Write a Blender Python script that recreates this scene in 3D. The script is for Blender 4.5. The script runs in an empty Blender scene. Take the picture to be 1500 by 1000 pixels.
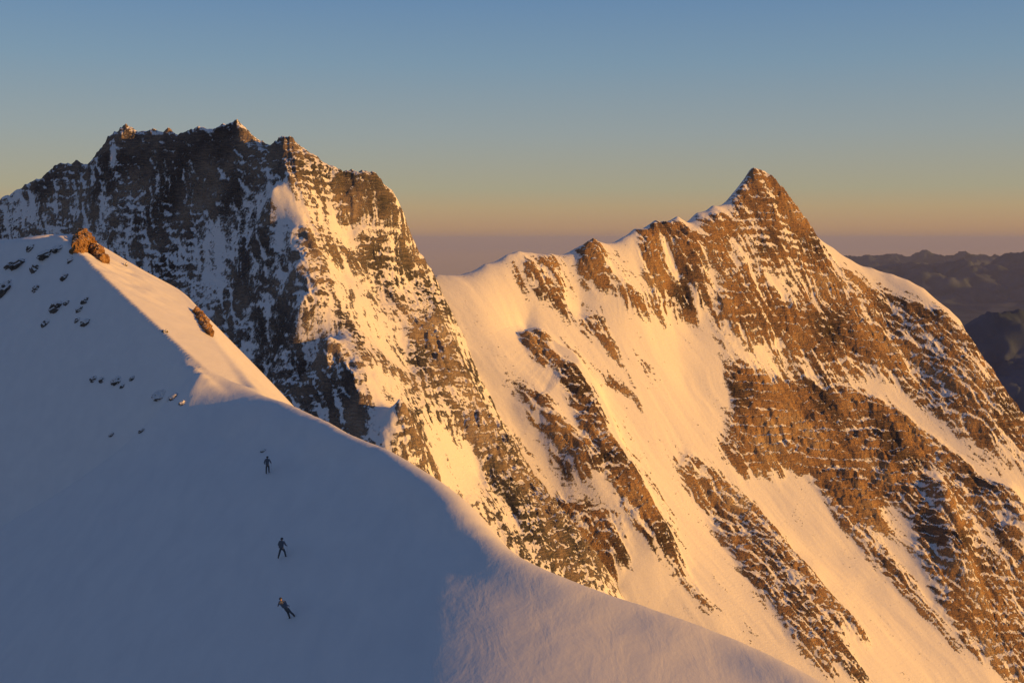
import bpy, bmesh, math, random
import numpy as np
from mathutils import Vector, Matrix

sc = bpy.context.scene
COL = sc.collection
R = math.radians
random.seed(7)

# ------------------------------------------------------------------ camera
F, CX, CY = 1700.0, 750.0, 500.0          # focal length and centre in 1500x1000 photo pixels
PITCH = math.atan(150.0 / F)              # looking slightly down: eye level lies at row 350
cam = bpy.data.cameras.new('camera')
camo = bpy.data.objects.new('camera', cam); COL.objects.link(camo); sc.camera = camo
cam.sensor_width = 36.0; cam.lens = 36.0 * F / 1500.0
cam.clip_start = 0.5; cam.clip_end = 200000.0
camo.rotation_euler = (math.pi / 2 - PITCH, 0, 0)

cp, sp = math.cos(PITCH), math.sin(PITCH)
def ray(px, py):
    """direction (per metre of depth along y) of the sight line through a photo pixel"""
    px, py = np.asarray(px, float), np.asarray(py, float)
    u, v = (px - CX) / F, -(py - CY) / F
    y = cp + v * sp; z = -sp + v * cp
    return u / y, z / y
def at(px, py, Y):
    a, b = ray(px, py)
    return np.stack([a * Y, np.broadcast_to(np.asarray(Y, float), np.shape(a)) * 1.0, b * Y], -1)

# ------------------------------------------------------------------ tags
def tag(o, label=None, cat=None, group=None, kind=None):
    if label: o['label'] = label
    if cat: o['category'] = cat
    if group: o['group'] = group
    if kind: o['kind'] = kind
    return o
def link(name, me, mat=None, parent=None):
    o = bpy.data.objects.new(name, me); COL.objects.link(o)
    if mat and me is not None and not me.materials: me.materials.append(mat)
    if parent: o.parent = parent
    return o

# ------------------------------------------------------------------ noise (numpy gradient noise)
_rng = np.random.RandomState(11)
_P = np.concatenate([_rng.permutation(512)] * 3).astype(np.int32)
_G = _rng.normal(size=(512, 3)); _G /= np.linalg.norm(_G, axis=1)[:, None]; _G = _G.astype(np.float32)
def pnoise(x, y, z=None):
    x = np.asarray(x, np.float32); y = np.asarray(y, np.float32)
    xi = np.floor(x).astype(np.int32); yi = np.floor(y).astype(np.int32)
    xf = x - xi; yf = y - yi
    fade = lambda t: t * t * t * (t * (t * 6 - 15) + 10)
    u, v = fade(xf), fade(yf)
    if z is None:
        def g(a, b):
            h = _P[_P[(xi + a) & 511] + ((yi + b) & 511)] & 511
            return _G[h, 0] * (xf - a) + _G[h, 1] * (yf - b)
        r = (g(0, 0) * (1 - u) + g(1, 0) * u) * (1 - v) + (g(0, 1) * (1 - u) + g(1, 1) * u) * v
        return r * 1.7
    z = np.asarray(z, np.float32)
    zi = np.floor(z).astype(np.int32); zf = z - zi; w = fade(zf)
    def g(a, b, c):
        h = _P[_P[_P[(xi + a) & 511] + ((yi + b) & 511)] + ((zi + c) & 511)] & 511
        return _G[h, 0] * (xf - a) + _G[h, 1] * (yf - b) + _G[h, 2] * (zf - c)
    lo = (g(0, 0, 0) * (1 - u) + g(1, 0, 0) * u) * (1 - v) + (g(0, 1, 0) * (1 - u) + g(1, 1, 0) * u) * v
    hi = (g(0, 0, 1) * (1 - u) + g(1, 0, 1) * u) * (1 - v) + (g(0, 1, 1) * (1 - u) + g(1, 1, 1) * u) * v
    return (lo * (1 - w) + hi * w) * 1.6
def fbm(x, y, z=None, o=4, ridged=False, gain=0.5):
    t = 0; a = 1.0; n = 0.0; f = 1.0
    for k in range(o):
        q = pnoise(x * f + 17.3 * k, y * f - 9.1 * k, None if z is None else z * f + 5.7 * k)
        if ridged: q = 1 - 2.2 * np.abs(q)
        t = t + a * q; n += a; a *= gain; f *= 2.03
    return t / n
def sstep(a, b, x):
    t = np.clip((x - a) / (b - a), 0, 1); return t * t * (3 - 2 * t)

# ------------------------------------------------------------------ surface through control points
class RBF:
    """z(x, y) through scattered survey points; kernel r keeps ridges crisp"""
    def __init__(s, P, soft=0.0):
        P = np.asarray(P, float); s.c = P[:, :2]; s.soft = soft
        n = len(P); A = np.zeros((n + 3, n + 3)); d = s.c[:, None] - s.c[None]
        A[:n, :n] = np.sqrt((d ** 2).sum(-1) + soft ** 2); A[:n, n] = 1; A[:n, n + 1:] = s.c
        A[n:, :n] = A[:n, n:].T
        A[:n, :n] += 1e-6 * np.eye(n)
        s.w = np.linalg.solve(A, np.concatenate([P[:, 2], np.zeros(3)]))
    def __call__(s, x, y):
        sh = np.shape(x); x = np.ravel(x).astype(np.float32); y = np.ravel(y).astype(np.float32)
        n = len(s.c); r = (s.w[n] + s.w[n + 1] * x + s.w[n + 2] * y).astype(np.float64)
        for (a, b), w in zip(s.c, s.w[:n]):
            r += w * np.sqrt((x - a) ** 2 + (y - b) ** 2 + s.soft ** 2)
        return r.reshape(sh)

def hit(surf, pts, y0, y1, n=260):
    """where the sight lines through photo pixels first meet a surface -> x, y on the ground plan"""
    pts = np.asarray(pts, float); a, b = ray(pts[:, 0], pts[:, 1])
    Y = np.linspace(y0, y1, n)[None]
    gap = b[:, None] * Y - surf(a[:, None] * Y, np.broadcast_to(Y, (len(pts), n)))
    below = gap < 0
    k = np.where(below.any(1), below.argmax(1), gap.argmin(1))
    Yh = Y[0, k]
    k0 = np.maximum(k - 1, 0); g1 = gap[np.arange(len(k)), k]; g0 = gap[np.arange(len(k)), k0]
    t = np.where((g0 > 0) & (g1 < 0), g0 / (g0 - g1 + 1e-9), 1.0)
    Yh = Y[0, k0] + t * (Yh - Y[0, k0])
    return np.stack([a * Yh, Yh], -1)

def inside(poly, x, y):
    r = np.zeros(x.shape, bool); n = len(poly)
    for i in range(n):
        (x0, y0), (x1, y1) = poly[i], poly[(i + 1) % n]
        if y0 == y1: continue
        r ^= ((y0 > y) != (y1 > y)) & (x < (x1 - x0) * (y - y0) / (y1 - y0) + x0)
    return r
def blur(a, k):
    if k < 1: return a
    for ax in (0, 1):
        for _ in range(2):
            p = np.pad(a, [(k + 1, k) if i == ax else (0, 0) for i in (0, 1)], mode='edge')
            c = np.cumsum(p, axis=ax)
            n = a.shape[ax]
            hi = np.take(c, np.arange(n) + 2 * k + 1, axis=ax); lo = np.take(c, np.arange(n), axis=ax)
            a = (hi - lo) / (2 * k + 1)
    return a
def polydist(pl, x, y):
    """distance to a polyline, signed (+ on its right), and how far along it (0..1)"""
    best = np.full(x.shape, 1e9); sg = np.zeros(x.shape); al = np.zeros(x.shape)
    L = [np.hypot(*(pl[i + 1] - pl[i])) for i in range(len(pl) - 1)]; T = sum(L); acc = 0
    for i in range(len(pl) - 1):
        p, q = pl[i], pl[i + 1]; d = q - p; l2 = (d ** 2).sum()
        tr = ((x - p[0]) * d[0] + (y - p[1]) * d[1]) / l2
        t = np.clip(tr, 0, 1)
        dx, dy = x - p[0] - t * d[0], y - p[1] - t * d[1]
        ds = np.hypot(dx, dy); cr = d[0] * (y - p[1]) - d[1] * (x - p[0])
        m = ds < best
        best = np.where(m, ds, best); sg = np.where(m, np.where(cr < 0, 1, -1), sg); al = np.where(m, (acc + t * L[i]) / T, al)
        acc += L[i]
    return best * sg, al

def chaikin(p, n=3):
    for _ in range(n):
        q = np.empty((2 * len(p) - 2, 2)); q[0::2] = 0.75 * p[:-1] + 0.25 * p[1:]; q[1::2] = 0.25 * p[:-1] + 0.75 * p[1:]
        p = np.concatenate([p[:1], q, p[-1:]])
    return p
def grid_mesh(name, X, Y, Z, attrs, keep=None):
    ny, nx = X.shape
    co = np.stack([X, Y, Z], -1).reshape(-1, 3).astype(np.float32)
    idx = np.arange(nx * ny).reshape(ny, nx)
    f = np.stack([idx[:-1, :-1], idx[:-1, 1:], idx[1:, 1:], idx[1:, :-1]], -1).reshape(-1, 4)
    if keep is not None:
        k = keep[:-1, :-1] & keep[:-1, 1:] & keep[1:, 1:] & keep[1:, :-1]
        f = f[k.reshape(-1)]
        used = np.zeros(nx * ny, bool); used[f.ravel()] = True
        remap = np.cumsum(used) - 1
        f = remap[f]; co = co[used]
        attrs = {n: a.reshape(-1)[used] for n, a in attrs.items()}
    me = bpy.data.meshes.new(name)
    me.vertices.add(len(co)); me.vertices.foreach_set('co', co.ravel())
    me.loops.add(len(f) * 4); me.loops.foreach_set('vertex_index', f.ravel().astype(np.int32))
    me.polygons.add(len(f))
    me.polygons.foreach_set('loop_start', np.arange(0, len(f) * 4, 4, dtype=np.int32))
    me.polygons.foreach_set('use_smooth', np.ones(len(f), bool))
    me.update(calc_edges=True)
    for n, a in attrs.items():
        at_ = me.attributes.new(n, 'FLOAT', 'POINT'); at_.data.foreach_set('value', np.ravel(a).astype(np.float32))
    me.validate()
    return me

# ------------------------------------------------------------------ materials
def newmat(name):
    m = bpy.data.materials.new(name); m.use_nodes = True
    nt = m.node_tree; b = nt.nodes['Principled BSDF']
    return m, nt, b
def nd(nt, t, **kw):
    n = nt.nodes.new(t)
    for k, v in kw.items(): setattr(n, k, v)
    return n
def noise(nt, co, scale, detail=4, rough=0.55, dist=0.0):
    n = nd(nt, 'ShaderNodeTexNoise'); n.inputs['Scale'].default_value = scale
    n.inputs['Detail'].default_value = detail; n.inputs['Roughness'].default_value = rough
    n.inputs['Distortion'].default_value = dist
    nt.links.new(co, n.inputs['Vector']); return n
def math_(nt, op, a, b=None, clamp=False):
    n = nd(nt, 'ShaderNodeMath', operation=op, use_clamp=clamp)
    for i, v in enumerate((a, b)):
        if v is None: continue
        if hasattr(v, 'links'): nt.links.new(v, n.inputs[i])
        else: n.inputs[i].default_value = v
    return n.outputs[0]
def ramp(nt, fac, stops):
    n = nd(nt, 'ShaderNodeValToRGB'); nt.links.new(fac, n.inputs[0])
    e = n.color_ramp.elements
    while len(e) < len(stops): e.new(0.5)
    for el, (p, c) in zip(e, stops): el.position = p; el.color = (*c, 1)
    return n.outputs[0]
def mixc(nt, f, a, b):
    n = nd(nt, 'ShaderNodeMix', data_type='RGBA')
    nt.links.new(f, n.inputs[0])
    for i, v in ((6, a), (7, b)):
        if hasattr(v, 'links'): nt.links.new(v, n.inputs[i])
        else: n.inputs[i].default_value = (*v, 1)
    return n.outputs[2]
def bump(nt, b, h, dist, strength=1.0):
    n = nd(nt, 'ShaderNodeBump'); n.inputs['Distance'].default_value = dist; n.inputs['Strength'].default_value = strength
    nt.links.new(h, n.inputs['Height']); nt.links.new(n.outputs[0], b.inputs['Normal'])

SNOW = (0.80, 0.81, 0.84)
ROCK_STOPS = [(0.22, (0.06, 0.046, 0.042)), (0.36, (0.15, 0.105, 0.085)), (0.48, (0.30, 0.185, 0.11)),
              (0.62, (0.40, 0.26, 0.14)), (0.80, (0.46, 0.37, 0.26))]
def mountain_material(name, stops, bump_d=2.2, strata=0.6):
    m, nt, b = newmat(name)
    co = nd(nt, 'ShaderNodeNewGeometry').outputs['Position']
    at_ = nd(nt, 'ShaderNodeAttribute', attribute_name='rock')
    fine = noise(nt, co, 0.42, 5, 0.65).outputs[0]
    mp = nd(nt, 'ShaderNodeMapping'); mp.inputs['Scale'].default_value = (0.12, 0.12, 0.75); mp.inputs['Rotation'].default_value = (0.10, 0.16, 0)
    nt.links.new(co, mp.inputs['Vector'])
    st = noise(nt, mp.outputs[0], 1.0, 4, 0.6).outputs[0]
    f1 = math_(nt, 'MULTIPLY', math_(nt, 'SUBTRACT', fine, 0.5), 1.35)
    f2 = math_(nt, 'MULTIPLY', math_(nt, 'SUBTRACT', st, 0.5), strata)
    v = math_(nt, 'ADD', math_(nt, 'ADD', at_.outputs['Fac'], f1), f2)
    mr = nd(nt, 'ShaderNodeMapRange', interpolation_type='SMOOTHSTEP')
    mr.inputs['From Min'].default_value = -0.13; mr.inputs['From Max'].default_value = 0.17
    nt.links.new(v, mr.inputs['Value']); mask = mr.outputs[0]
    # rock tone: broad bands of brown, ochre and grey, finer cracks
    big = noise(nt, co, 0.018, 3, 0.5).outputs[0]
    tone = math_(nt, 'ADD', math_(nt, 'MULTIPLY', big, 0.55), math_(nt, 'ADD', math_(nt, 'MULTIPLY', st, 0.30), math_(nt, 'MULTIPLY', noise(nt, co, 1.1, 4, 0.7).outputs[0], 0.20)))
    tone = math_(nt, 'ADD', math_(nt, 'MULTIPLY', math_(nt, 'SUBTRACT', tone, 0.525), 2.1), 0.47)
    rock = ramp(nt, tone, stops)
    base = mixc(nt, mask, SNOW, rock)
    nt.links.new(base, b.inputs['Base Color'])
    b.inputs['Roughness'].default_value = 0.85; b.inputs['Specular IOR Level'].default_value = 0.2
    h = math_(nt, 'ADD', math_(nt, 'MULTIPLY', math_(nt, 'ADD', fine, st), math_(nt, 'ADD', math_(nt, 'MULTIPLY', mask, 0.9), 0.12)),
              math_(nt, 'MULTIPLY', mask, 0.25))
    bump(nt, b, h, bump_d)
    return m

def snow_material():
    m, nt, b = newmat('wind_packed_snow')
    co = nd(nt, 'ShaderNodeNewGeometry').outputs['Position']
    b.inputs['Base Color'].default_value = (*SNOW, 1)
    b.inputs['Roughness'].default_value = 0.6; b.inputs['Specular IOR Level'].default_value = 0.25
    n1 = noise(nt, co, 0.9, 6, 0.62).outputs[0]
    mp = nd(nt, 'ShaderNodeMapping'); mp.inputs['Scale'].default_value = (0.5, 0.16, 0.5); mp.inputs['Rotation'].default_value = (0, 0, 0.7)
    nt.links.new(co, mp.inputs['Vector'])
    n2 = noise(nt, mp.outputs[0], 1.0, 4, 0.6, 0.4).outputs[0]
    h = math_(nt, 'ADD', math_(nt, 'MULTIPLY', n1, 0.5), n2)
    bump(nt, b, h, 0.06)
    tint = ramp(nt, n2, [(0.3, (0.76, 0.775, 0.81)), (0.7, (0.82, 0.83, 0.855))])
    nt.links.new(tint, b.inputs['Base Color'])
    return m

def rock_material(name, stops, scale=1.0, snow_on_top=0.0):
    m, nt, b = newmat(name)
    co = nd(nt, 'ShaderNodeNewGeometry')
    n1 = noise(nt, co.outputs['Position'], 0.9 * scale, 6, 0.65).outputs[0]
    c = ramp(nt, n1, stops)
    if snow_on_top > 0:
        sx = nd(nt, 'ShaderNodeSeparateXYZ'); nt.links.new(co.outputs['Normal'], sx.inputs[0])
        k = math_(nt, 'ADD', sx.outputs[2], math_(nt, 'MULTIPLY', math_(nt, 'SUBTRACT', n1, 0.5), 1.2))
        mr = nd(nt, 'ShaderNodeMapRange'); mr.inputs['From Min'].default_value = snow_on_top; mr.inputs['From Max'].default_value = snow_on_top + 0.12
        nt.links.new(k, mr.inputs['Value']); c = mixc(nt, mr.outputs[0], c, SNOW)
    nt.links.new(c, b.inputs['Base Color']); b.inputs['Roughness'].default_value = 0.85
    bump(nt, b, noise(nt, co.outputs['Position'], 3.0 * scale, 6, 0.7).outputs[0], 0.25 / scale)
    return m
def plain(name, c, rough=0.7, scale=18.0, bd=0.01):
    m, nt, b = newmat(name)
    co = nd(nt, 'ShaderNodeTexCoord').outputs['Object']
    n = noise(nt, co, scale, 4).outputs[0]
    nt.links.new(ramp(nt, n, [(0.3, tuple(x * 0.75 for x in c)), (0.7, tuple(min(1, x * 1.2) for x in c))]), b.inputs['Base Color'])
    b.inputs['Roughness'].default_value = rough; bump(nt, b, n, bd)
    return m

M_SNOW = snow_material()
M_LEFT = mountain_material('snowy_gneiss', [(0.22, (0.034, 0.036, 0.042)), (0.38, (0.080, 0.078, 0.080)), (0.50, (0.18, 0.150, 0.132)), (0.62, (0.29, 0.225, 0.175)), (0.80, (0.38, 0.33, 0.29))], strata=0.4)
M_RIGHT = mountain_material('snowy_banded_gneiss', ROCK_STOPS, strata=0.75)
M_ROCKD = rock_material('dark_rock', [(0.3, (0.05, 0.048, 0.048)), (0.55, (0.12, 0.105, 0.095)), (0.75, (0.24, 0.20, 0.17))], 1.0, 0.30)
M_ROCKO = rock_material('sun_tinted_brown_rock', [(0.3, (0.09, 0.045, 0.02)), (0.5, (0.28, 0.155, 0.06)), (0.75, (0.44, 0.29, 0.13))], 0.8, 0.86)  # brown rock with the low sun's orange put into its colour

# ------------------------------------------------------------------ mountains
def build_mountain(name, ctrl, skyline, back, guards, res, xr, yr, polys, ribs, default, falldir, mat, seed, cull=None, amp=1.0, name_tone=False):
    P = [tuple(at(px, py, Y)) for px, py, Y in ctrl]
    polys = [(q[0], q[1] * 0.80 + 0.07 if name_tone else (q[1] * 0.84 + 0.04 if 0.38 < q[1] < 0.895 else q[1]), *q[2:]) for q in polys]
    sky = [at(px, py, Y) for px, py, Y in skyline]
    P += [tuple(p) for p in sky]
    for p in sky:                                   # the far side of the crest falls away too
        q = p * (1 + back / p[1]); P.append((q[0], q[1], p[2] - back * 0.9))
        q = p * (1 + 3.2 * back / p[1]); P.append((q[0], q[1], p[2] - 3.2 * back * 0.95))
    P += guards
    surf = RBF(P, 2.0)
    X, Y = np.meshgrid(np.arange(xr[0], xr[1], res), np.arange(yr[0], yr[1], res))
    Z = surf(X, Y)
    y0, y1 = yr
    # ribs and gullies (long convex / concave forms down the face)
    for pts, h, wl, wr in ribs:
        pl = chaikin(hit(surf, pts, y0, y1))
        s, al = polydist(pl, X, Y)
        s = s + 5.0 * pnoise(X / 25.0 + seed, Y / 25.0)
        tap = np.clip(np.minimum(al, 1 - al) / 0.3, 0.0, 1.0); end = np.hypot(0, 0)
        prof = np.where(s < 0, np.exp(-(s / wl) ** 2), np.exp(-(s / wr) ** 2))
        Z = Z + h * prof * tap
    # rock / snow density on the ground plan
    D = np.full(X.shape, default, np.float32); S = np.full(X.shape, 0.35, np.float32)
    fx, fy = falldir; u = X * (-fy) + Y * fx; v = X * fx + Y * fy
    sh = 16.0 * fbm(u / 7.0 + seed, v / 60.0, o=3)          # fingers of rock and snow run along the fall line
    WX = X + fx * sh + 7.0 * fbm(X / 14.0, Y / 14.0 + seed, o=4); WY = Y + fy * sh + 7.0 * fbm(X / 14.0 + 40, Y / 14.0 + seed, o=4)
    for spec in polys:
        pts, d = spec[0], spec[1]; stv = spec[2] if len(spec) > 2 else 0.35
        pl = hit(surf, pts, y0, y1)
        x0, yy0 = pl.min(0); x1, yy1 = pl.max(0)
        x0 -= 18; yy0 -= 18; x1 += 18; yy1 += 18
        i0, i1 = max(0, int((x0 - xr[0]) / res) - 1), min(X.shape[1], int((x1 - xr[0]) / res) + 2)
        j0, j1 = max(0, int((yy0 - yr[0]) / res) - 1), min(X.shape[0], int((yy1 - yr[0]) / res) + 2)
        if i1 <= i0 or j1 <= j0: continue
        sx = WX[j0:j1, i0:i1]; sy = WY[j0:j1, i0:i1]
        m = inside(pl, sx, sy)
        D[j0:j1, i0:i1][m] = d; S[j0:j1, i0:i1][m] = stv
    D = blur(D, 4); S = blur(S, 8)
    Db = blur(D, 6)
    # relief
    fx, fy = falldir; u = X * (-fy) + Y * fx; v = X * fx + Y * fy
    crest_fade = np.ones_like(Z)
    rk = sstep(0.2, 0.8, Db)
    uw = u + 9.0 * fbm(X / 45.0 + 3, Y / 45.0 + seed, Z / 45.0, o=3)
    streak = fbm(uw / 17.0 + seed, v / 80.0, o=4, ridged=True)         # ribs along the fall line
    bl = fbm(X / 22.0, Y / 22.0 + seed, Z / 22.0, o=6, ridged=True, gain=0.55)   # blocky crags
    big = fbm(u / 42.0 + seed, v / 120.0, o=3)
    Z = Z + amp * (rk * (2.5 + 7.0 * streak + 3.8 * bl) + (0.35 + 0.65 * rk) * 6.0 * big + 1.1 * (1 - rk) * fbm(uw / 12.0, v / 60.0 + seed, o=4))
    # snow runnels cut between narrow ribs
    run = np.maximum(sstep(0.52, 0.86, fbm(uw / 15.0 + 9 + seed, v / 95.0 + 0.02 * u, o=3, ridged=True, gain=0.4)), 0.8 * sstep(0.58, 0.9, fbm(uw / 6.0 + 2 * seed, v / 45.0, o=2, ridged=True)))
    solid = sstep(0.66, 0.80, Db)
    run = run * (1 - 0.85 * solid) * (1 - 0.55 * sstep(0.45, 0.7, S)) * (0.36 if name_tone else 0.9)
    Z = Z - amp * rk * 2.6 * run
    # ledges: tilted beds stepping the rock
    t = (Z + 0.10 * X + 0.05 * Y + 13.0 * fbm(X / 70.0, Y / 70.0 + seed, o=4)) / 9.0
    t2 = t * 2.63
    saw = lambda q: (q - np.floor(q)) - 0.5
    st = np.where(True, -saw(t) * sstep(0, 0.12, t - np.floor(t)), 0)
    tm = np.clip(0.75 + 1.6 * fbm(X / 28.0 + 50, Y / 28.0, Z / 28.0 + seed, o=3), 0, 1.7)
    Z = Z - (0.75 + 0.6 * sstep(0.6, 0.85, S)) * amp * rk * S * tm * (5.0 * np.sin(2 * math.pi * t) / 2.4 + 1.7 * np.sin(2 * math.pi * t2) / 2.4)
    Z = Z + amp * rk * 1.9 * fbm(X / 3.6, Y / 3.6, Z / 3.6 + seed, o=3)
    gy, gx = np.gradient(Z, res)
    slope = np.sqrt(gx ** 2 + gy ** 2)
    sl = np.arctan(slope); slb = blur(sl, 9)
    ns = fbm(uw / 6.5, v / 34.0 + 31 + seed, o=4)
    ni = fbm(X / 7.0, Y / 7.0, Z / 5.0 + seed, o=4)
    nst = fbm((X + seed) / 30.0, Y / 30.0, (Z + 0.10 * X) / 4.2, o=4)
    nb = fbm(u / 26.0 + 7, v / 60.0 + seed, o=2)
    N = (1 - S) * (0.75 * ns + 0.30 * ni) + S * (0.65 * nst + 0.40 * ni) + 0.35 * nb
    rock = (D - (0.50 if name_tone else 0.46)) * 0.95 + 1.15 * N - 0.75 * run + np.clip((sl - slb) * 1.9, -0.6, 0.6) * np.clip(D * 2.2, 0, 1)
    rock = np.where(D < 0.05, np.minimum(rock, -0.3), rock)
    keep = None if cull is None else cull(X, Y, Z)
    me = grid_mesh(name, X, Y, Z, {'rock': rock}, keep)
    o = link(name, me, mat)
    return o, surf

LSKY = [(-260, 400, 1330), (-140, 352, 1330), (-60, 318, 1320), (0, 297, 1310), (17, 287, 1310), (40, 273, 1310), (55, 272, 1308), (67, 263, 1305), (87, 248, 1302), (110, 244, 1300), (133, 246, 1295),
        (143, 228, 1292), (160, 212, 1288), (170, 197, 1285), (187, 189, 1280), (200, 197, 1275), (223, 197, 1266), (247, 200, 1257), (277, 198, 1246), (290, 192, 1241), (320, 188, 1230), (347, 184, 1220), (360, 196, 1214),
        (375, 211, 1208), (393, 218, 1200), (410, 212, 1192), (430, 214, 1184), (442, 224, 1180), (460, 233, 1178), (487, 248, 1176), (507, 260, 1176), (533, 260, 1176), (547, 262, 1176), (560, 274, 1177), (573, 290, 1178), (587, 313, 1180), (600, 347, 1182), (613, 371, 1184), (633, 403, 1188)]
LCTRL = [(398, 285, 1130), (427, 340, 1088), (432, 400, 1045), (441, 450, 1010), (480, 500, 968), (522, 552, 930), (528, 590, 912), (560, 590, 915), (586, 594, 893), (552, 625, 885), (575, 660, 868),
         (300, 300, 1210), (300, 400, 1165), (350, 480, 1095), (400, 550, 1030), (200, 300, 1240), (200, 400, 1195), (100, 330, 1270), (0, 350, 1290), (450, 560, 985), (250, 300, 1225), (370, 350, 1145), (390, 430, 1080), (330, 560, 1050), (250, 480, 1120), (480, 600, 935), (100, 480, 1190), (520, 650, 900),
         (480, 300, 1150), (540, 320, 1160), (500, 400, 1095), (560, 400, 1135), (600, 420, 1160), (560, 500, 1040), (600, 540, 1040), (620, 480, 1105), (650, 450, 1158), (640, 620, 980), (610, 640, 930), (650, 725, 905), (700, 560, 1108), (720, 640, 1045), (700, 700, 985), (760, 680, 1052), (800, 800, 965), (830, 770, 1008), (890, 860, 985), (760, 800, 935), (850, 900, 935)]
def rel(px, py, Y, dx, dy, dz):
    p = at(px, py, Y); return (p[0] + dx, p[1] + dy, p[2] + dz)
LGUARD = [rel(650, 450, 1158, 50, 60, -60), rel(700, 560, 1108, 45, 60, -60), rel(760, 680, 1052, 45, 60, -55), rel(830, 770, 1008, 45, 60, -55), rel(890, 860, 985, 45, 60, -55),
          rel(633, 403, 1188, 50, 60, -75), rel(830, 770, 1008, 120, 130, -150), rel(650, 450, 1158, 130, 130, -160), rel(890, 860, 985, 120, 40, -150),
          rel(-260, 400, 1330, 0, -180, -190), rel(0, 480, 1230, 0, 0, 0), rel(-260, 600, 1100, 0, 0, -30), rel(250, 640, 960, 0, 0, 0), rel(400, 740, 850, 0, 0, -20), rel(600, 850, 820, 0, 0, -20), rel(0, 700, 950, 0, 0, -20)]
LPOLY = [([(-200, 360), (60, 240), (347, 150), (460, 200), (400, 330), (300, 420), (0, 480)], 0.54),
         ([(40, 270), (110, 238), (170, 190), (250, 190), (347, 175), (400, 205), (412, 262), (370, 300), (330, 350), (260, 340), (200, 350), (140, 330), (60, 325), (20, 312)], 0.76),
         ([(300, 330), (372, 292), (392, 296), (350, 380), (305, 470), (268, 450), (290, 390)], 0.36),
         ([(345, 345), (395, 330), (412, 350), (402, 390), (360, 395)], 0.85),
         ([(398, 340), (426, 338), (432, 400), (440, 440), (412, 430)], 0.30),
         ([(330, 420), (410, 400), (450, 450), (480, 505), (520, 555), (524, 595), (450, 600), (390, 560), (340, 500)], 0.58),
         ([(370, 430), (425, 440), (430, 480), (380, 490)], 0.75), ([(430, 520), (515, 545), (520, 590), (440, 580)], 0.78),
         ([(430, 470), (470, 500), (460, 525), (420, 510)], 0.2),
         ([(150, 340), (260, 350), (300, 400), (280, 430), (240, 400), (180, 370)], 0.52),
         ([(0, 300), (60, 285), (60, 330), (0, 345)], 0.35),
         ([(375, 292), (400, 270), (428, 290), (442, 330), (434, 372), (402, 345)], 0.13),
         ([(392, 268), (412, 265), (405, 285), (385, 290)], 0.6),
         ([(398, 205), (440, 212), (446, 270), (430, 292), (405, 262)], 0.85),
         ([(436, 215), (492, 240), (502, 330), (450, 308), (438, 270)], 0.52),
         ([(495, 250), (552, 255), (546, 320), (522, 345), (500, 310)], 0.78, 0.2),
         ([(550, 255), (605, 335), (640, 400), (662, 500), (692, 565), (645, 545), (612, 440), (575, 340)], 0.60),
         ([(440, 308), (500, 318), (560, 338), (520, 350), (468, 332)], 0.22),
         ([(430, 352), (482, 350), (484, 392), (436, 390)], 0.74),
         ([(522, 340), (562, 350), (580, 405), (552, 395)], 0.8),
         ([(484, 380), (540, 390), (572, 440), (602, 500), (622, 560), (560, 520), (500, 450)], 0.20),
         ([(440, 420), (480, 400), (492, 440), (452, 452)], 0.6), ([(500, 350), (520, 360), (540, 390), (500, 385)], 0.45),
         ([(560, 420), (590, 430), (600, 470), (570, 460)], 0.6),
         ([(460, 445), (500, 470), (520, 530), (490, 500)], 0.3),
         ([(592, 480), (642, 480), (692, 580), (742, 640), (782, 690), (832, 762), (895, 860), (840, 845), (770, 800), (722, 720), (690, 650), (640, 580), (612, 560)], 0.80),
         ([(645, 560), (690, 590), (700, 640), (660, 610)], 0.55),
         ([(605, 640), (640, 620), (690, 650), (704, 690), (690, 722), (640, 700)], 0.10),
         ([(530, 540), (588, 555), (588, 588), (540, 586)], 0.12), ([(516, 548), (530, 548), (532, 600), (520, 604)], 0.8),
         ([(588, 592), (612, 640), (640, 692), (610, 682), (584, 640)], 0.82), ([(546, 600), (584, 592), (575, 625), (550, 640)], 0.08),
         ([(640, 702), (700, 722), (760, 780), (792, 822), (740, 802), (690, 742)], 0.45),
         ([(725, 720), (745, 740), (765, 790), (735, 760)], 0.15),
         ([(770, 700), (800, 740), (830, 800), (790, 770)], 0.9)]
LRIB = [([(495, 262), (512, 300), (530, 340)], -9, 10, 10), ([(560, 270), (600, 370), (640, 470), (690, 580)], 6, 10, 20),
        ([(470, 250), (490, 300), (530, 380), (580, 470)], -6, 14, 14), ([(600, 470), (650, 560), (720, 660), (790, 770)], 7, 12, 22),
        ([(250, 205), (240, 300), (270, 400)], -8, 16, 16), ([(150, 225), (160, 300), (190, 360)], 7, 14, 14), ([(330, 195), (290, 300), (290, 380)], -9, 18, 18), ([(370, 215), (360, 290), (380, 400), (430, 540)], 6, 14, 14)]
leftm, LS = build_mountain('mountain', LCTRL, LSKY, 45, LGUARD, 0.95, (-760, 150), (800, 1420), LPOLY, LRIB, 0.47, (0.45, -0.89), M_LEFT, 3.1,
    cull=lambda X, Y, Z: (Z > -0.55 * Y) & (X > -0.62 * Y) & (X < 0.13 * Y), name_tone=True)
tag(leftm, 'broad craggy mountain with a jagged flat top, left side in blue shade and right side lit orange', 'mountain', kind='structure')

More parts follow.
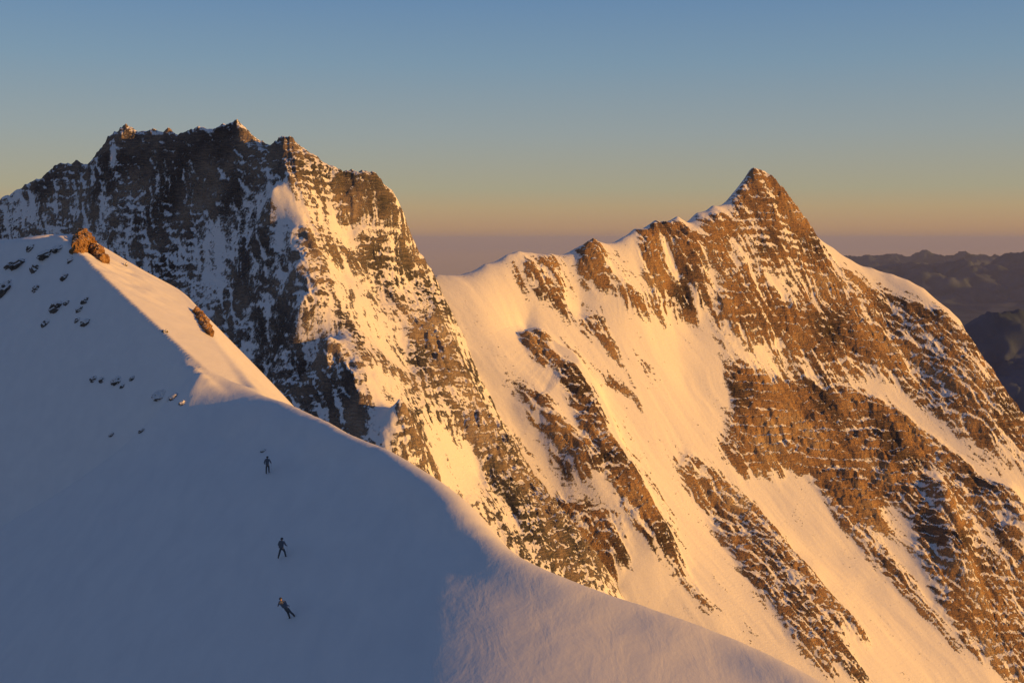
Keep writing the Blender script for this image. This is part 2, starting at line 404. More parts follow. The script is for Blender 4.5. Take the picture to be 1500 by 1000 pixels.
RSKY = [(560, 440, 1200), (600, 415, 1200), (640, 403, 1205), (660, 403, 1210), (683, 400, 1216), (710, 387, 1224), (743, 373, 1233), (760, 368, 1238), (777, 370, 1243), (807, 372, 1252), (823, 375, 1257), (837, 369, 1261), (847, 363, 1264), (860, 357, 1268), (873, 352, 1272), (887, 356, 1278), (913, 348, 1290),
        (930, 335, 1298), (960, 323, 1312), (993, 317, 1328), (1007, 326, 1336), (1020, 312, 1344), (1043, 301, 1358), (1073, 285, 1374), (1087, 267, 1382), (1097, 252, 1388), (1105, 247, 1391), (1119, 252, 1394), (1130, 268, 1395), (1147, 287, 1396), (1167, 310, 1398), (1187, 332, 1400), (1197, 347, 1400), (1220, 363, 1399), (1247, 380, 1397), (1277, 392, 1394), (1307, 402, 1390), (1330, 411, 1384), (1353, 423, 1378), (1370, 438, 1371), (1390, 453, 1362), (1407, 470, 1354), (1420, 497, 1345), (1433, 520, 1336), (1453, 547, 1325), (1480, 587, 1312), (1500, 612, 1304), (1560, 690, 1284), (1640, 800, 1262), (1720, 930, 1240)]
RCTRL = [(680, 450, 1172), (720, 520, 1138), (780, 600, 1106), (850, 700, 1066), (950, 800, 1036), (1050, 900, 1008), (1150, 970, 992), (1250, 1050, 972), (850, 450, 1226), (950, 450, 1252), (1000, 550, 1222), (1000, 450, 1275), (1105, 320, 1358), (1105, 400, 1318), (1100, 470, 1283), (1150, 550, 1268), (1190, 430, 1340), (1250, 600, 1262), (1350, 560, 1308), (1400, 650, 1255), (1450, 800, 1180), (1500, 900, 1140), (1150, 700, 1178), (1250, 800, 1140), (1350, 900, 1100), (1450, 1000, 1062), (1500, 750, 1218), (1300, 470, 1352), (1240, 500, 1318), (770, 480, 1192), (900, 560, 1176), (900, 650, 1122), (1050, 640, 1180), (1050, 760, 1118), (1150, 850, 1066), (1250, 930, 1038), (1330, 680, 1226), (1600, 960, 1130), (1420, 560, 1300), (1350, 760, 1180)]
RGUARD = [rel(600, 470, 1160, 0, 0, 0), rel(640, 620, 1080, 0, 0, 0), rel(760, 820, 1010, 0, 0, 0), rel(900, 1000, 960, 0, 0, 0), rel(1250, 1200, 920, 0, 0, 0), rel(1500, 1150, 1000, 0, 0, 0), rel(1750, 1150, 1090, 0, 0, 0)]
RPOLY = [([(1020, 300), (1075, 275), (1105, 235), (1145, 280), (1200, 345), (1300, 405), (1420, 480), (1540, 650), (1600, 900), (1600, 1100), (1480, 1000), (1400, 900), (1340, 820), (1300, 790), (1200, 720), (1060, 650), (1070, 560), (1040, 470)], 0.68, 0.35),
         ([(1015, 300), (1105, 235), (1200, 345), (1235, 410), (1150, 430), (1040, 420)], 0.72, 0.65),
         ([(745, 380), (800, 376), (832, 430), (822, 447), (790, 442), (765, 420)], 0.70), ([(800, 375), (815, 374), (845, 415), (838, 420)], 0.6),
         ([(845, 364), (875, 350), (890, 380), (905, 420), (950, 440), (985, 460), (978, 478), (940, 472), (880, 432), (848, 420)], 0.889),
         ([(925, 338), (990, 325), (1022, 340), (1042, 440), (1000, 478), (968, 462), (942, 402)], 0.889, 0.15),
         ([(965, 345), (975, 345), (1000, 420), (990, 425)], 0.35),
         ([(890, 372), (920, 352), (944, 402), (950, 436), (912, 412)], 0.10),
         ([(800, 442), (870, 455), (888, 482), (908, 512), (912, 532), (872, 502), (832, 466)], 0.68),
         ([(860, 455), (885, 460), (885, 485), (870, 475)], 0.75),
         ([(758, 485), (797, 485), (808, 530), (862, 590), (905, 680), (962, 760), (1002, 820), (1045, 885), (990, 852), (930, 792), (882, 720), (850, 650), (818, 570), (775, 532)], 0.86),
         ([(818, 490), (862, 530), (882, 558), (932, 558), (942, 582), (880, 576), (830, 522)], 0.66),
         ([(908, 500), (950, 528), (966, 552), (940, 546)], 0.62), ([(922, 590), (942, 595), (945, 610), (925, 605)], 0.7),
         ([(745, 545), (795, 580), (855, 665), (880, 715), (860, 710), (815, 660), (770, 610)], 0.58),
         ([(790, 640), (850, 670), (880, 715), (860, 720), (820, 690)], 0.66),
         ([(800, 700), (850, 738), (905, 765), (932, 825), (900, 868), (850, 852), (812, 790)], 0.74), ([(690, 560), (740, 610), (800, 690), (790, 700), (735, 640)], 0.45),
         ([(880, 575), (900, 585), (960, 690), (1005, 790), (985, 790), (930, 700)], 0.40),
         ([(955, 650), (975, 660), (970, 670)], 0.6), ([(980, 672), (1040, 690), (1062, 720), (1010, 722)], 0.46),
         ([(1000, 655), (1055, 685), (1112, 735), (1172, 795), (1215, 870), (1275, 930), (1240, 972), (1165, 935), (1110, 868), (1050, 785), (1015, 725)], 0.68),
         ([(1050, 735), (1090, 745), (1098, 770), (1060, 765)], 0.75),
         ([(1130, 880), (1240, 955), (1295, 1005), (1220, 1005), (1150, 940)], 0.66), ([(950, 800), (1010, 840), (1070, 905), (1030, 900)], 0.55),
         ([(1085, 905), (1110, 915), (1105, 925), (1080, 915)], 0.7),
         ([(940, 480), (1010, 490), (1062, 580), (1066, 650), (1180, 690), (1300, 852), (1450, 1002), (1360, 1010), (1210, 862), (1110, 735), (1010, 650), (950, 570)], 0.0),
         ([(1060, 545), (1130, 558), (1200, 578), (1270, 590), (1332, 620), (1368, 660), (1352, 702), (1312, 722), (1320, 760), (1300, 792), (1260, 772), (1200, 722), (1180, 692), (1100, 690), (1060, 655), (1076, 600)], 0.88, 0.80),
         ([(1135, 575), (1245, 590), (1260, 625), (1180, 630), (1140, 610)], 0.98, 0.4), ([(1062, 600), (1100, 640), (1090, 690), (1055, 660)], 0.62, 0.3),
         ([(1185, 615), (1280, 625), (1310, 640), (1190, 625)], 0.25, 0.9), ([(1200, 680), (1300, 690), (1300, 698), (1210, 694)], 0.15, 0.9),
         ([(1100, 640), (1180, 625), (1190, 680), (1120, 690)], 0.80, 0.6),
         ([(1050, 440), (1130, 450), (1230, 470), (1300, 500), (1332, 545), (1230, 532), (1130, 502), (1040, 475)], 0.889, 0.7),
         ([(1062, 500), (1150, 510), (1205, 548), (1110, 552), (1062, 542)], 0.34), 
         ([(1118, 400), (1165, 395), (1172, 432), (1120, 425)], 0.16), ([(1060, 352), (1110, 372), (1100, 398), (1062, 378)], 0.30), ([(1036, 368), (1058, 410), (1050, 440), (1030, 410)], 0.18),
         ([(1125, 255), (1150, 290), (1195, 345), (1225, 390), (1190, 370), (1140, 310)], 0.85, 0.4), ([(1090, 262), (1105, 250), (1118, 256), (1110, 268)], 0.9),
         ([(1091, 266), (1106, 266), (1104, 274), (1090, 274)], 0.05),
         ([(1020, 313), (1075, 282), (1078, 288), (1030, 322)], 0.0),
         ([(1200, 548), (1290, 560), (1352, 600), (1420, 650), (1510, 700), (1510, 775), (1440, 702), (1370, 640), (1300, 592)], 0.10),
         ([(1405, 660), (1440, 665), (1480, 690), (1450, 690)], 0.5),
         ([(1330, 660), (1380, 680), (1440, 702), (1510, 770), (1540, 1010), (1445, 985), (1380, 902), (1340, 822), (1318, 752)], 0.74, 0.5),
         ([(1355, 690), (1385, 700), (1400, 740), (1370, 730)], 0.3), ([(1400, 720), (1450, 780), (1480, 830), (1440, 800)], 0.4),
         ([(1200, 722), (1260, 772), (1300, 802), (1352, 872), (1400, 942), (1450, 1002), (1395, 948), (1300, 852), (1230, 772)], 0.66, 0.3),
         ([(1280, 735), (1325, 750), (1345, 800), (1310, 790)], 0.15),
         ([(1190, 338), (1230, 366), (1307, 398), (1370, 434), (1412, 475), (1398, 478), (1350, 442), (1290, 414), (1220, 382)], 0.0),
         ([(1372, 445), (1440, 540), (1510, 622), (1520, 690), (1430, 640), (1382, 560), (1360, 500)], 0.72, 0.4)]
RRIB = [([(770, 470), (805, 515), (850, 560), (890, 640), (927, 715), (967, 775), (1010, 835)], 22, 13, 45),
        ([(880, 400), (920, 440), (985, 470)], 7, 10, 20), ([(1000, 340), (1020, 400), (1040, 455)], 7, 9, 25), ([(960, 335), (985, 400), (1000, 430)], -3, 9, 9),
        ([(1360, 680), (1384, 760), (1408, 850), (1446, 940)], 26, 15, 36), ([(1345, 650), (1352, 740), (1372, 840), (1400, 910)], -8, 12, 12),
        ([(1470, 700), (1492, 780), (1520, 860)], 20, 15, 30), ([(1060, 700), (1120, 780), (1200, 880), (1270, 960)], 6, 22, 30), ([(1000, 530), (1100, 700), (1250, 850), (1400, 1000)], -7, 28, 28),
        ([(760, 560), (830, 650), (880, 730), (920, 800)], 7, 16, 22), ([(660, 440), (700, 540), (780, 650), (850, 740), (920, 860)], -7, 18, 18),
        ([(1110, 255), (1150, 300), (1200, 360)], 5, 12, 14), ([(1095, 270), (1070, 340), (1060, 420)], -5, 12, 12)]
rightm, RS = build_mountain('mountain', RCTRL, RSKY, 45, RGUARD, 0.95, (-190, 800), (890, 1480), RPOLY, RRIB, 0.0, (0.82, -0.57), M_RIGHT, 8.7,
    cull=lambda X, Y, Z: (Z > -0.62 * Y) & (X > -0.17 * Y) & (X < 0.60 * Y))
tag(rightm, 'sharp pyramid mountain of banded brown rock with long golden snow gullies', 'mountain', kind='structure')

# ------------------------------------------------------------------ foreground snow ridge
A_, B_, C_ = 0.45, 0.28, -44.0
def slope_z(X, Y):
    # a flank rising to the right that flattens out past the middle
    k = 4.5
    return C_ + B_ * Y + A_ * X - (A_ + 0.10) * k * np.logaddexp(0, (X + 3.6) / k)
def fore_depth(px, py):
    a, b = ray(px, py); lo, hi = 20.0, 900.0
    Ys = np.linspace(lo, hi, 9000); g = b * Ys - slope_z(a * Ys, Ys); k = (g < 0).argmax()
    return Ys[k] if (g < 0).any() else hi
FSKY_R = [(380, 578), (400, 583), (420, 590), (443, 600), (477, 617), (514, 637), (544, 647), (563, 655), (598, 675), (628, 694), (666, 720), (685, 742), (704, 771), (723, 791), (742, 807), (780, 826), (818, 841), (856, 856), (920, 879), (1000, 905), (1060, 926), (1130, 957), (1180, 983), (1215, 1000), (1300, 1060), (1420, 1160), (1600, 1330), (1800, 1560)]
FSKY_L = [(-160, 372, 226), (-80, 360, 211), (0, 352, 197), (33, 347, 194), (73, 341, 193), (104, 341, 197), (125, 346, 202), (143, 355, 203), (160, 368, 203), (183, 381, 202), (213, 398, 201.5), (240, 412, 203), (267, 424, 203), (277, 437, 199), (293, 453, 192), (307, 475, 183), (320, 503, 171), (347, 534, 160), (368, 560, 149)]
N_FLANK, C_FLANK = (-0.4756, -0.63, 0.614), -82.95      # shaded flank and sunlit facet meet in a sharp edge
N_FACET, C_FACET = (0.497, 0.0588, 0.865), -24.7
def on_plane(px, py, n, c):
    a, b = ray(px, py); return float(c / (n[0] * a + n[1] + n[2] * b))
def resample(P, step):
    P = np.asarray(P, float); L = np.concatenate([[0], np.cumsum(np.linalg.norm(np.diff(P[:, :2], axis=0), axis=1))])
    q = np.linspace(0, L[-1], int(L[-1] / step) + 1)
    S_ = np.stack([np.interp(q, L, P[:, k]) for k in range(3)], 1)
    T_ = S_.copy()
    for _ in range(2): T_[1:-1] = 0.25 * T_[:-2] + 0.5 * T_[1:-1] + 0.25 * T_[2:]
    return T_
FP = []
crest3 = resample([tuple(at(*q)) for q in FSKY_L] + [tuple(at(px, py, fore_depth(px, py))) for px, py in FSKY_R], 2.2)
FP += [tuple(p) for p in crest3]
for k in range(14):
    t = k / 13.0; px, py = 118 + t * 172, 372 + t * 161
    FP.append(tuple(at(px, py, on_plane(px, py, N_FACET, C_FACET))))
FP.append(tuple(at(330, 558, 142.5)))
# the shaded flank left of the arete
for px, py in [(60, 385), (0, 400), (0, 460), (60, 440), (100, 420), (120, 480), (180, 480), (0, 530), (80, 530), (150, 530), (-150, 430), (-150, 560), (120, 600), (0, 600), (150, 640), (220, 540), (240, 580)]:
    FP.append(tuple(at(px, py, on_plane(px, py, N_FLANK, C_FLANK))))
for px, py in [(330, 645), (0, 800), (200, 760), (400, 660), (450, 640), (400, 760), (520, 680), (560, 760), (300, 880), (500, 880), (620, 820), (0, 1000), (250, 1000), (500, 1000), (700, 900), (800, 1000), (950, 1000), (1050, 970), (700, 1000), (900, 920), (-150, 700), (-150, 900), (-150, 1200), (400, 1250), (900, 1250), (660, 800), (600, 900)]:
    FP.append(tuple(at(px, py, fore_depth(px, py))))
for X, Y in [(-60, 20), (0, 15), (60, 15), (-120, 30), (-60, -60), (60, -60), (-160, -60)]:
    FP.append((X, Y, float(slope_z(np.float64(X), np.float64(Y)))))
crest = crest3[:, :2]
for i in range(0, len(crest3)):                    # the sunny side drops away steeply beyond the crest
    t = crest3[min(i + 4, len(crest3) - 1)] - crest3[max(i - 4, 0)]; t = t[:2] / np.hypot(*t[:2])
    nx_, ny_ = -t[1], t[0]
    for dd, st_ in ((4.0, 1), (16.0, 5), (70.0, 9)):
        if i % st_: continue
        FP.append((crest3[i][0] + nx_ * dd, crest3[i][1] + ny_ * dd, crest3[i][2] - 0.85 * dd))
for gy in range(36, 126, 9):                       # the even slope below the crest
    for gx in range(-24, 44, 5):
        dd, aa = (q[0] for q in polydist(crest, np.array([float(gx)]), np.array([float(gy)])))
        if dd > 6.0 and aa < 0.97: FP.append((gx, gy, float(slope_z(np.float64(gx), np.float64(gy)))))
FS0 = RBF(FP, 0.8)
res = 0.5
X, Y = np.meshgrid(np.arange(-210, 70, res), np.arange(-40, 270, res))
def fore_surface(X, Y, detail=True):
    Z = FS0(X, Y)
    d, al = polydist(crest, X, Y)                 # crest runs from far left to near right: beyond it lies to its left
    d = -d
    pf = (C_FLANK - N_FLANK[0] * X - N_FLANK[1] * Y) / N_FLANK[2]; pr = (C_FACET - N_FACET[0] * X - N_FACET[1] * Y) / N_FACET[2]
    wn = sstep(136, 142, Y - 0.35 * (X + 50)) * sstep(0.5, -1.5, d) * sstep(-90, -78, X)
    top = np.minimum(pf, pr); top = np.minimum(top, 0.9 - 0.06 * np.maximum(0, -63 - X))
    Z = Z * (1 - wn) + wn * top
    we = sstep(-30, -20, X) * sstep(-0.5, -5.0, d) * sstep(126, 112, Y) * (X < 30)
    Z = Z * (1 - we) + we * slope_z(X, Y)
    w = 0.3 + 0.6 * sstep(0.4, 0.8, al)
    Z = Z - 0.25 * w * np.logaddexp(0, np.clip((d - 1.2 * w) / w, -30, 400))
    if detail:
        rim = np.exp(-((d + 2.0) / 5.0) ** 2)
        lit = sstep(-12, 8, X) * sstep(140, 100, Y)
        ap = np.exp(-(((X + 41.5) / 5.5) ** 2 + ((Y - 143) / 5.5) ** 2)) * sstep(0.0, 2.5, pr - pf)
        nub = sstep(135, 150, Y)
        Z = Z + (0.22 - 0.15 * nub - 0.17 * sstep(-22, -8, X) * (1 - nub)) * fbm(X / 9.0, Y / 9.0, o=4) + (0.03 * rim + 0.04 * lit + 0.10 * ap) * fbm((X * 0.77 + Y * 0.64) / 5.5, (Y * 0.77 - X * 0.64) / 1.6, o=4)
        Z = Z + 1.6 * ap + 0.5 * ap * fbm(X / 3.5, Y / 7.0, o=3, ridged=True)
        far = sstep(170, 200, Y - 0.25 * X)
        Z = Z + far * 0.9 * fbm(X / 8.0, Y / 8.0, o=4, ridged=True) * sstep(-2, -9, d) * 0.6
        d2 = np.minimum(0, 0)
    return Z
Z = fore_surface(X, Y)
fore = link('snow_field', grid_mesh('snow_field', X, Y, Z, {}, keep=(Z > -150) & (polydist(crest, X, Y)[0] > -48)), M_SNOW)
tag(fore, 'smooth blue shaded snow slope falling away from a curved crest in front of the mountains', 'snow slope', kind='structure')
def fore_point(px, py):
    q = hit(lambda x, y: fore_surface(np.asarray(x), np.asarray(y)), [(px, py)], 40, 320, 1400)[0]
    z = float(fore_surface(np.array([[q[0]]]), np.array([[q[1]]]))[0, 0])
    return Vector((q[0], q[1], z))

# ------------------------------------------------------------------ rocks standing out of the snow
def rock_mesh(name, rx, ry, rz, seed, sub=4):
    bm = bmesh.new(); bmesh.ops.create_icosphere(bm, subdivisions=sub, radius=1.0)
    co = np.array([v.co[:] for v in bm.verts])
    n = fbm(co[:, 0] * 1.1 + seed, co[:, 1] * 1.1, co[:, 2] * 1.1 + seed, o=5, ridged=True)
    n2 = np.round((co[:, 2] + 0.3 * co[:, 0]) * 3.0 + seed) / 3.0
    rr = 0.82 + 0.55 * n + 0.04 * np.sin(n2 * 9.0 + seed)
    for v, k in zip(bm.verts, rr):
        c = v.co * float(k); v.co = (c.x * rx, c.y * ry, c.z * rz)
    me = bpy.data.meshes.new(name); bm.to_mesh(me); bm.free()
    for p in me.polygons: p.use_smooth = False
    return me
ROCKS = [  # photo pixel, half width / height in photo pixels, label
    (8, 421, 15, 12, 'largest dark rock on the shaded upper slope at the left picture edge'),
    (28, 384, 14, 7, 'flat dark rock just below the snow crest near the left picture edge'),
    (14, 388, 8, 5, 'small dark rock beside the flat one near the left picture edge'),
    (45, 363, 7, 5, 'small dark rock alone just under the left snow crest'),
    (68, 371, 13, 7, 'low grey brown rock under the middle of the left snow crest'),
    (86, 362, 10, 5, 'thin rock ledge on the snow crest left of the orange pinnacle'),
    (104, 380, 6, 4, 'small rock on the snow just below and left of the orange pinnacle'),
    (52, 393, 7, 8, 'faint upright rock on the shaded slope under the low grey brown rock'),
    (95, 405, 7, 5, 'small round rock on the shaded slope below the orange pinnacle'),
    (53, 422, 7, 5, 'small rock on the shaded slope between the largest dark rock and the oval one'),
    (84, 448, 11, 9, 'oval dark rock in the middle of the scattered group on the shaded slope'),
    (98, 443, 5, 4, 'little rock touching the right side of the oval dark rock'),
    (125, 440, 7, 5, 'small pointed rock at the upper right of the scattered group on the slope'),
    (117, 452, 6, 4, 'small flat rock right of the oval dark rock'),
    (126, 471, 8, 6, 'rounded dark rock at the lower right of the scattered group on the slope'),
    (114, 468, 5, 4, 'tiny rock touching the left side of the lower right rounded rock'),
    (68, 472, 7, 6, 'dark rock at the lower left of the scattered group on the slope'),
    (138, 554, 6, 5, 'squarish dark rock at the left end of the short rock row on the snow'),
    (150, 556, 5, 5, 'second rock from the left end of the short rock row on the snow'),
    (172, 556, 9, 5, 'widest rock of the short rock row on the snow'),
    (180, 564, 5, 3, 'small rock just below the widest rock of the short row'),
    (194, 553, 5, 3, 'faint rock at the right end of the short rock row'),
    (236, 576, 13, 5, 'long dark brown rock under the pinkish snow apron'),
    (252, 582, 9, 4, 'narrow dark rock at the right end of the long brown rock'),
    (268, 589, 6, 3, 'small grey rock farthest right under the pinkish snow apron'),
    (164, 635, 5, 3, 'left one of two tiny rocks alone on the open blue snow'),
    (208, 630, 6, 3, 'right one of two tiny rocks alone on the open blue snow'),
    (386, 660, 4, 4, 'small dark rock in the snow just above the highest climber'),
    (241, 485, 5, 4, 'small rock on the sharp edge where sunlit and shaded snow meet'),
    (182, 388, 5, 3, 'small rock on the sunlit snow strip close to the orange pinnacle'),
]
for i, (px, py, w, h, lab) in enumerate(ROCKS):
    p = fore_point(px, py); s = p.y / F
    me = rock_mesh('rock', w * s, w * s * 0.9, h * s, 1.7 * i + 0.3, 3)
    o = link('rock', me, M_ROCKD); o.location = p - Vector((0, 0, 0.40 * h * s)); o.rotation_euler = (random.uniform(0.1, 0.5), random.uniform(-0.75, -0.2), random.uniform(-0.5, 0.5))
    tag(o, lab, 'rock', 'rocks poking out of the snow slope')

def pinnacle(name, blocks, mat, lab):
    bm = bmesh.new()
    P = [(fore_point(px, py), w, h) for px, py, w, h, _ in blocks]
    Q = []
    for (p, w, h), (p2, w2, h2) in zip(P[:-1], P[1:]):
        n = max(1, int((p2 - p).length / 0.8))
        Q += [(p.lerp(p2, t / n), w + (w2 - w) * t / n, (h + (h2 - h) * t / n) * random.uniform(0.8, 1.1)) for t in range(n)]
    Q.append(P[-1])
    for k, (p, w, h) in enumerate(Q):
        s = p.y / F
        me = rock_mesh('tmp', w * s, w * s, h * s, 3.1 * k + 0.9, 4); me.transform(Matrix.Translation(p))
        bm.from_mesh(me); bpy.data.meshes.remove(me)
    me = bpy.data.meshes.new(name); bm.to_mesh(me); bm.free()
    o = link(name, me); md = o.modifiers.new('weld', 'REMESH'); md.mode = 'VOXEL'; md.voxel_size = 0.07
    dg = bpy.context.evaluated_depsgraph_get(); dg.update()
    nm = bpy.data.meshes.new_from_object(o.evaluated_get(dg)); bpy.data.objects.remove(o); bpy.data.meshes.remove(me)
    nm.name = name; nm.materials.clear()
    n = len(nm.vertices); co = np.empty(n * 3, np.float32); nm.vertices.foreach_get('co', co); co = co.reshape(-1, 3)
    no = np.empty(n * 3, np.float32); nm.vertices.foreach_get('normal', no); no = no.reshape(-1, 3)
    k = 0.75 * fbm(co[:, 0] / 1.5, co[:, 1] / 1.5, co[:, 2] / 2.2, o=5, ridged=True, gain=0.6) - 0.25
    co = co + no * k[:, None] * np.array([1, 1, 0.7]); nm.vertices.foreach_set('co', co.astype(np.float32).ravel()); nm.update()
    for p in nm.polygons: p.use_smooth = False
    o = link(name, nm, mat); tag(o, lab, 'rock'); return o
pinnacle('rock_pinnacle', [(114, 366, 8, 10, None), (121, 354, 9, 17, None), (130, 364, 10, 15, None), (140, 373, 10, 13, None), (150, 383, 8, 9, None)], M_ROCKO,
         'jagged orange sunlit rock pinnacle at the top of the snow crest')
pinnacle('rock_rib', [(287, 457, 5, 7, None), (294, 468, 6, 8, None), (301, 480, 6, 8, None), (306, 490, 5, 7, None)], M_ROCKO,
         'brown rock rib on the far edge of the sunlit snow strip')

# ------------------------------------------------------------------ climbers
M_JACKET = plain('navy_shell_jacket', (0.15, 0.17, 0.23)); M_PANTS = plain('black_trousers', (0.075, 0.085, 0.105)); M_PACK = plain('dark_rucksack', (0.09, 0.11, 0.15))
M_HELM = plain('dark_helmet', (0.03, 0.035, 0.05), 0.4); M_SKIN = plain('skin', (0.42, 0.26, 0.19), 0.6); M_BOOT = plain('boots', (0.015, 0.015, 0.016)); M_STEEL = plain('steel', (0.35, 0.36, 0.38), 0.35); M_HAIR = plain('hair', (0.03, 0.02, 0.014))
def skinned(name, verts, edges, mat, root=0, sub=2):
    me = bpy.data.meshes.new(name); me.from_pydata([v[:3] for v in verts], edges, [])
    o = bpy.data.objects.new(name, me); COL.objects.link(o)
    o.modifiers.new('skin', 'SKIN'); sk = me.skin_vertices[0].data
    for i, v in enumerate(verts): sk[i].radius = (v[3], v[4] if len(v) > 4 else v[3])
    sk[root].use_root = True
    m2 = o.modifiers.new('sub', 'SUBSURF'); m2.levels = sub; m2.render_levels = sub
    dg = bpy.context.evaluated_depsgraph_get(); dg.update()
    nm = bpy.data.meshes.new_from_object(o.evaluated_get(dg)); nm.name = name
    bpy.data.objects.remove(o); bpy.data.meshes.remove(me)
    for p in nm.polygons: p.use_smooth = True
    nm.materials.clear(); nm.materials.append(mat)
    return nm
def person(loc, rz, J, label, axe=True):
    """J: joints of the pose in local metres (x right, y forward, z up); the body is one surface, clothes lie over it"""
    hip, chest, neck, head = J['hip'], J['chest'], J['neck'], J['head']
    V = [(*hip, 0.135, 0.10), (*(np.array(hip) * 0.5 + np.array(chest) * 0.5), 0.13, 0.095), (*chest, 0.165, 0.105), (*neck, 0.055), (*(np.array(head) - [0, 0, 0.05]), 0.075, 0.085), (*head, 0.085, 0.098), (*(np.array(head) + [0, 0, 0.09]), 0.055)]
    E = [(0, 1), (1, 2), (2, 3), (3, 4), (4, 5), (5, 6)]
    JV, JE = [(*hip, 0.165, 0.125), (*(np.array(hip) * 0.5 + np.array(chest) * 0.5), 0.16, 0.12), (*chest, 0.195, 0.135), (*(np.array(neck) - [0, 0, 0.01]), 0.08)], [(0, 1), (1, 2), (2, 3)]
    TV, TE = [(*(np.array(hip) + [0, 0, 0.05]), 0.160, 0.12), (*hip, 0.165, 0.125)], [(0, 1)]
    for side in ('L', 'R'):
        k, a, t = J['knee' + side], J['ankle' + side], J['toe' + side]
        s = -1 if side == 'L' else 1
        h = np.array(hip) + [0.095 * s, 0, -0.06]
        n = len(V); V += [(*h, 0.09), (*k, 0.062), (*a, 0.045), (*t, 0.04)]; E += [(0, n), (n, n + 1), (n + 1, n + 2), (n + 2, n + 3)]
        n = len(TV); TV += [(*h, 0.115), (*k, 0.085), (*(np.array(a) + [0, 0, 0.06]), 0.075)]; TE += [(1, n), (n, n + 1), (n + 1, n + 2)]
        sh, el, wr = np.array(chest) + [0.19 * s, 0, 0.10], J['elbow' + side], J['wrist' + side]
        d = np.array(wr) - np.array(el); d = d / np.linalg.norm(d)
        pm = np.array(wr) + d * 0.075
        n = len(V); V += [(*sh, 0.062), (*el, 0.045), (*wr, 0.032), (*pm, 0.042, 0.022)]; E += [(2, n), (n, n + 1), (n + 1, n + 2), (n + 2, n + 3)]
        side_v = np.cross(d, [0, 0, 1.0]); side_v = side_v / (np.linalg.norm(side_v) + 1e-6)
        for fi, (off, ln) in enumerate(((-0.030, 0.070), (-0.010, 0.082), (0.010, 0.078), (0.030, 0.060))):
            b0 = pm + side_v * off + d * 0.02; b1 = b0 + d * ln * 0.55; b2 = b1 + d * ln * 0.25 + np.array([0, 0, -0.03])
            m = len(V); V += [(*b0, 0.010), (*b1, 0.009), (*b2, 0.008)]; E += [(n + 3, m), (m, m + 1), (m + 1, m + 2)]
        b0 = np.array(wr) + d * 0.045 - side_v * 0.045; b1 = b0 + d * 0.035 - side_v * 0.012
        m = len(V); V += [(*b0, 0.011), (*b1, 0.009)]; E += [(n + 3, m), (m, m + 1)]
        n = len(JV); JV += [(*sh, 0.09), (*el, 0.068), (*(np.array(wr) - d * 0.02), 0.055)]; JE += [(2, n), (n, n + 1), (n + 1, n + 2)]
    root = link('person', skinned('person', V, E, M_SKIN)); root.location = loc; root.rotation_euler = (0, 0, rz)
    tag(root, label, 'person', 'climbers on the snow slope')
    link('jacket', skinned('jacket', JV, JE, M_JACKET), None, root)
    link('trousers', skinned('trousers', TV, TE, M_PANTS), None, root)
    hd = np.array(head)
    bm = bmesh.new(); bmesh.ops.create_icosphere(bm, subdivisions=3, radius=1.0)       # helmet shell with a short brim
    for v in bm.verts:
        c = v.co.copy()
        if c.z < -0.15: c.z = -0.15 - 0.1 * (c.z + 0.15)
        if c.y > 0.5 and c.z < 0.1: c.y *= 1.12
        v.co = (hd[0] + c.x * 0.125, hd[1] + c.y * 0.145, hd[2] + 0.035 + c.z * 0.125)
    me = bpy.data.meshes.new('helmet'); bm.to_mesh(me); bm.free(); link('helmet', me, M_HELM, root)
    ch, hp = np.array(chest), np.array(hip)
    c = (ch * 0.72 + hp * 0.28) + [0, -0.24, 0.02]
    bm = bmesh.new(); bmesh.ops.create_cube(bm, size=1.0)
    bmesh.ops.bevel(bm, geom=bm.edges[:], offset=0.22, segments=3, affect='EDGES', profile=0.6)
    ax = (ch - hp) / np.linalg.norm(ch - hp)
    for v in bm.verts:
        q = v.co; v.co = Vector(c + np.array([q.x * 0.32, q.y * 0.24, 0]) + ax * q.z * 0.56)
    bm2 = bmesh.new(); bmesh.ops.create_uvsphere(bm2, u_segments=12, v_segments=8, radius=1.0)
    for v in bm2.verts: v.co = Vector(c + ax * 0.29 + np.array([v.co.x * 0.15, v.co.y * 0.11, v.co.z * 0.07]))
    me2 = bpy.data.meshes.new('t'); bm2.to_mesh(me2); bm2.free(); bm.from_mesh(me2); bpy.data.meshes.remove(me2)
    me = bpy.data.meshes.new('rucksack'); bm.to_mesh(me); bm.free(); link('rucksack', me, M_PACK, root)
    for side in ('L', 'R'):
        a, t = np.array(J['ankle' + side]), np.array(J['toe' + side])
        me = skinned('boot', [(*(a + [0, 0, 0.09]), 0.07), (*a, 0.065, 0.075), (*(a + (t - a) * 0.5 + [0, 0, -0.012]), 0.058, 0.055), (*(t + [0, 0, -0.005]), 0.05, 0.045)], [(0, 1), (1, 2), (2, 3)], M_BOOT, 1)
        link('boot', me, None, root)
    if axe:
        w = np.array(J['wristR']); d = np.array(J['wristR']) - np.array(J['elbowR']); g = w + d / np.linalg.norm(d) * 0.09
        V = [(*(g + [0, 0, 0.06]), 0.013), (*(g + [0.0, 0.02, -0.62]), 0.011), (*(g + [0, 0.14, 0.05]), 0.010), (*(g + [0, -0.09, 0.06]), 0.013)]
        ax_ = link('ice_axe', skinned('ice_axe', V, [(0, 1), (0, 2), (0, 3)], M_STEEL, 0, 1)); ax_.location = loc; ax_.rotation_euler = (0, 0, rz)
        tag(ax_, 'ice axe held by the ' + label.split(' climber')[0].split()[-1] + ' climber', 'ice axe')
    return root
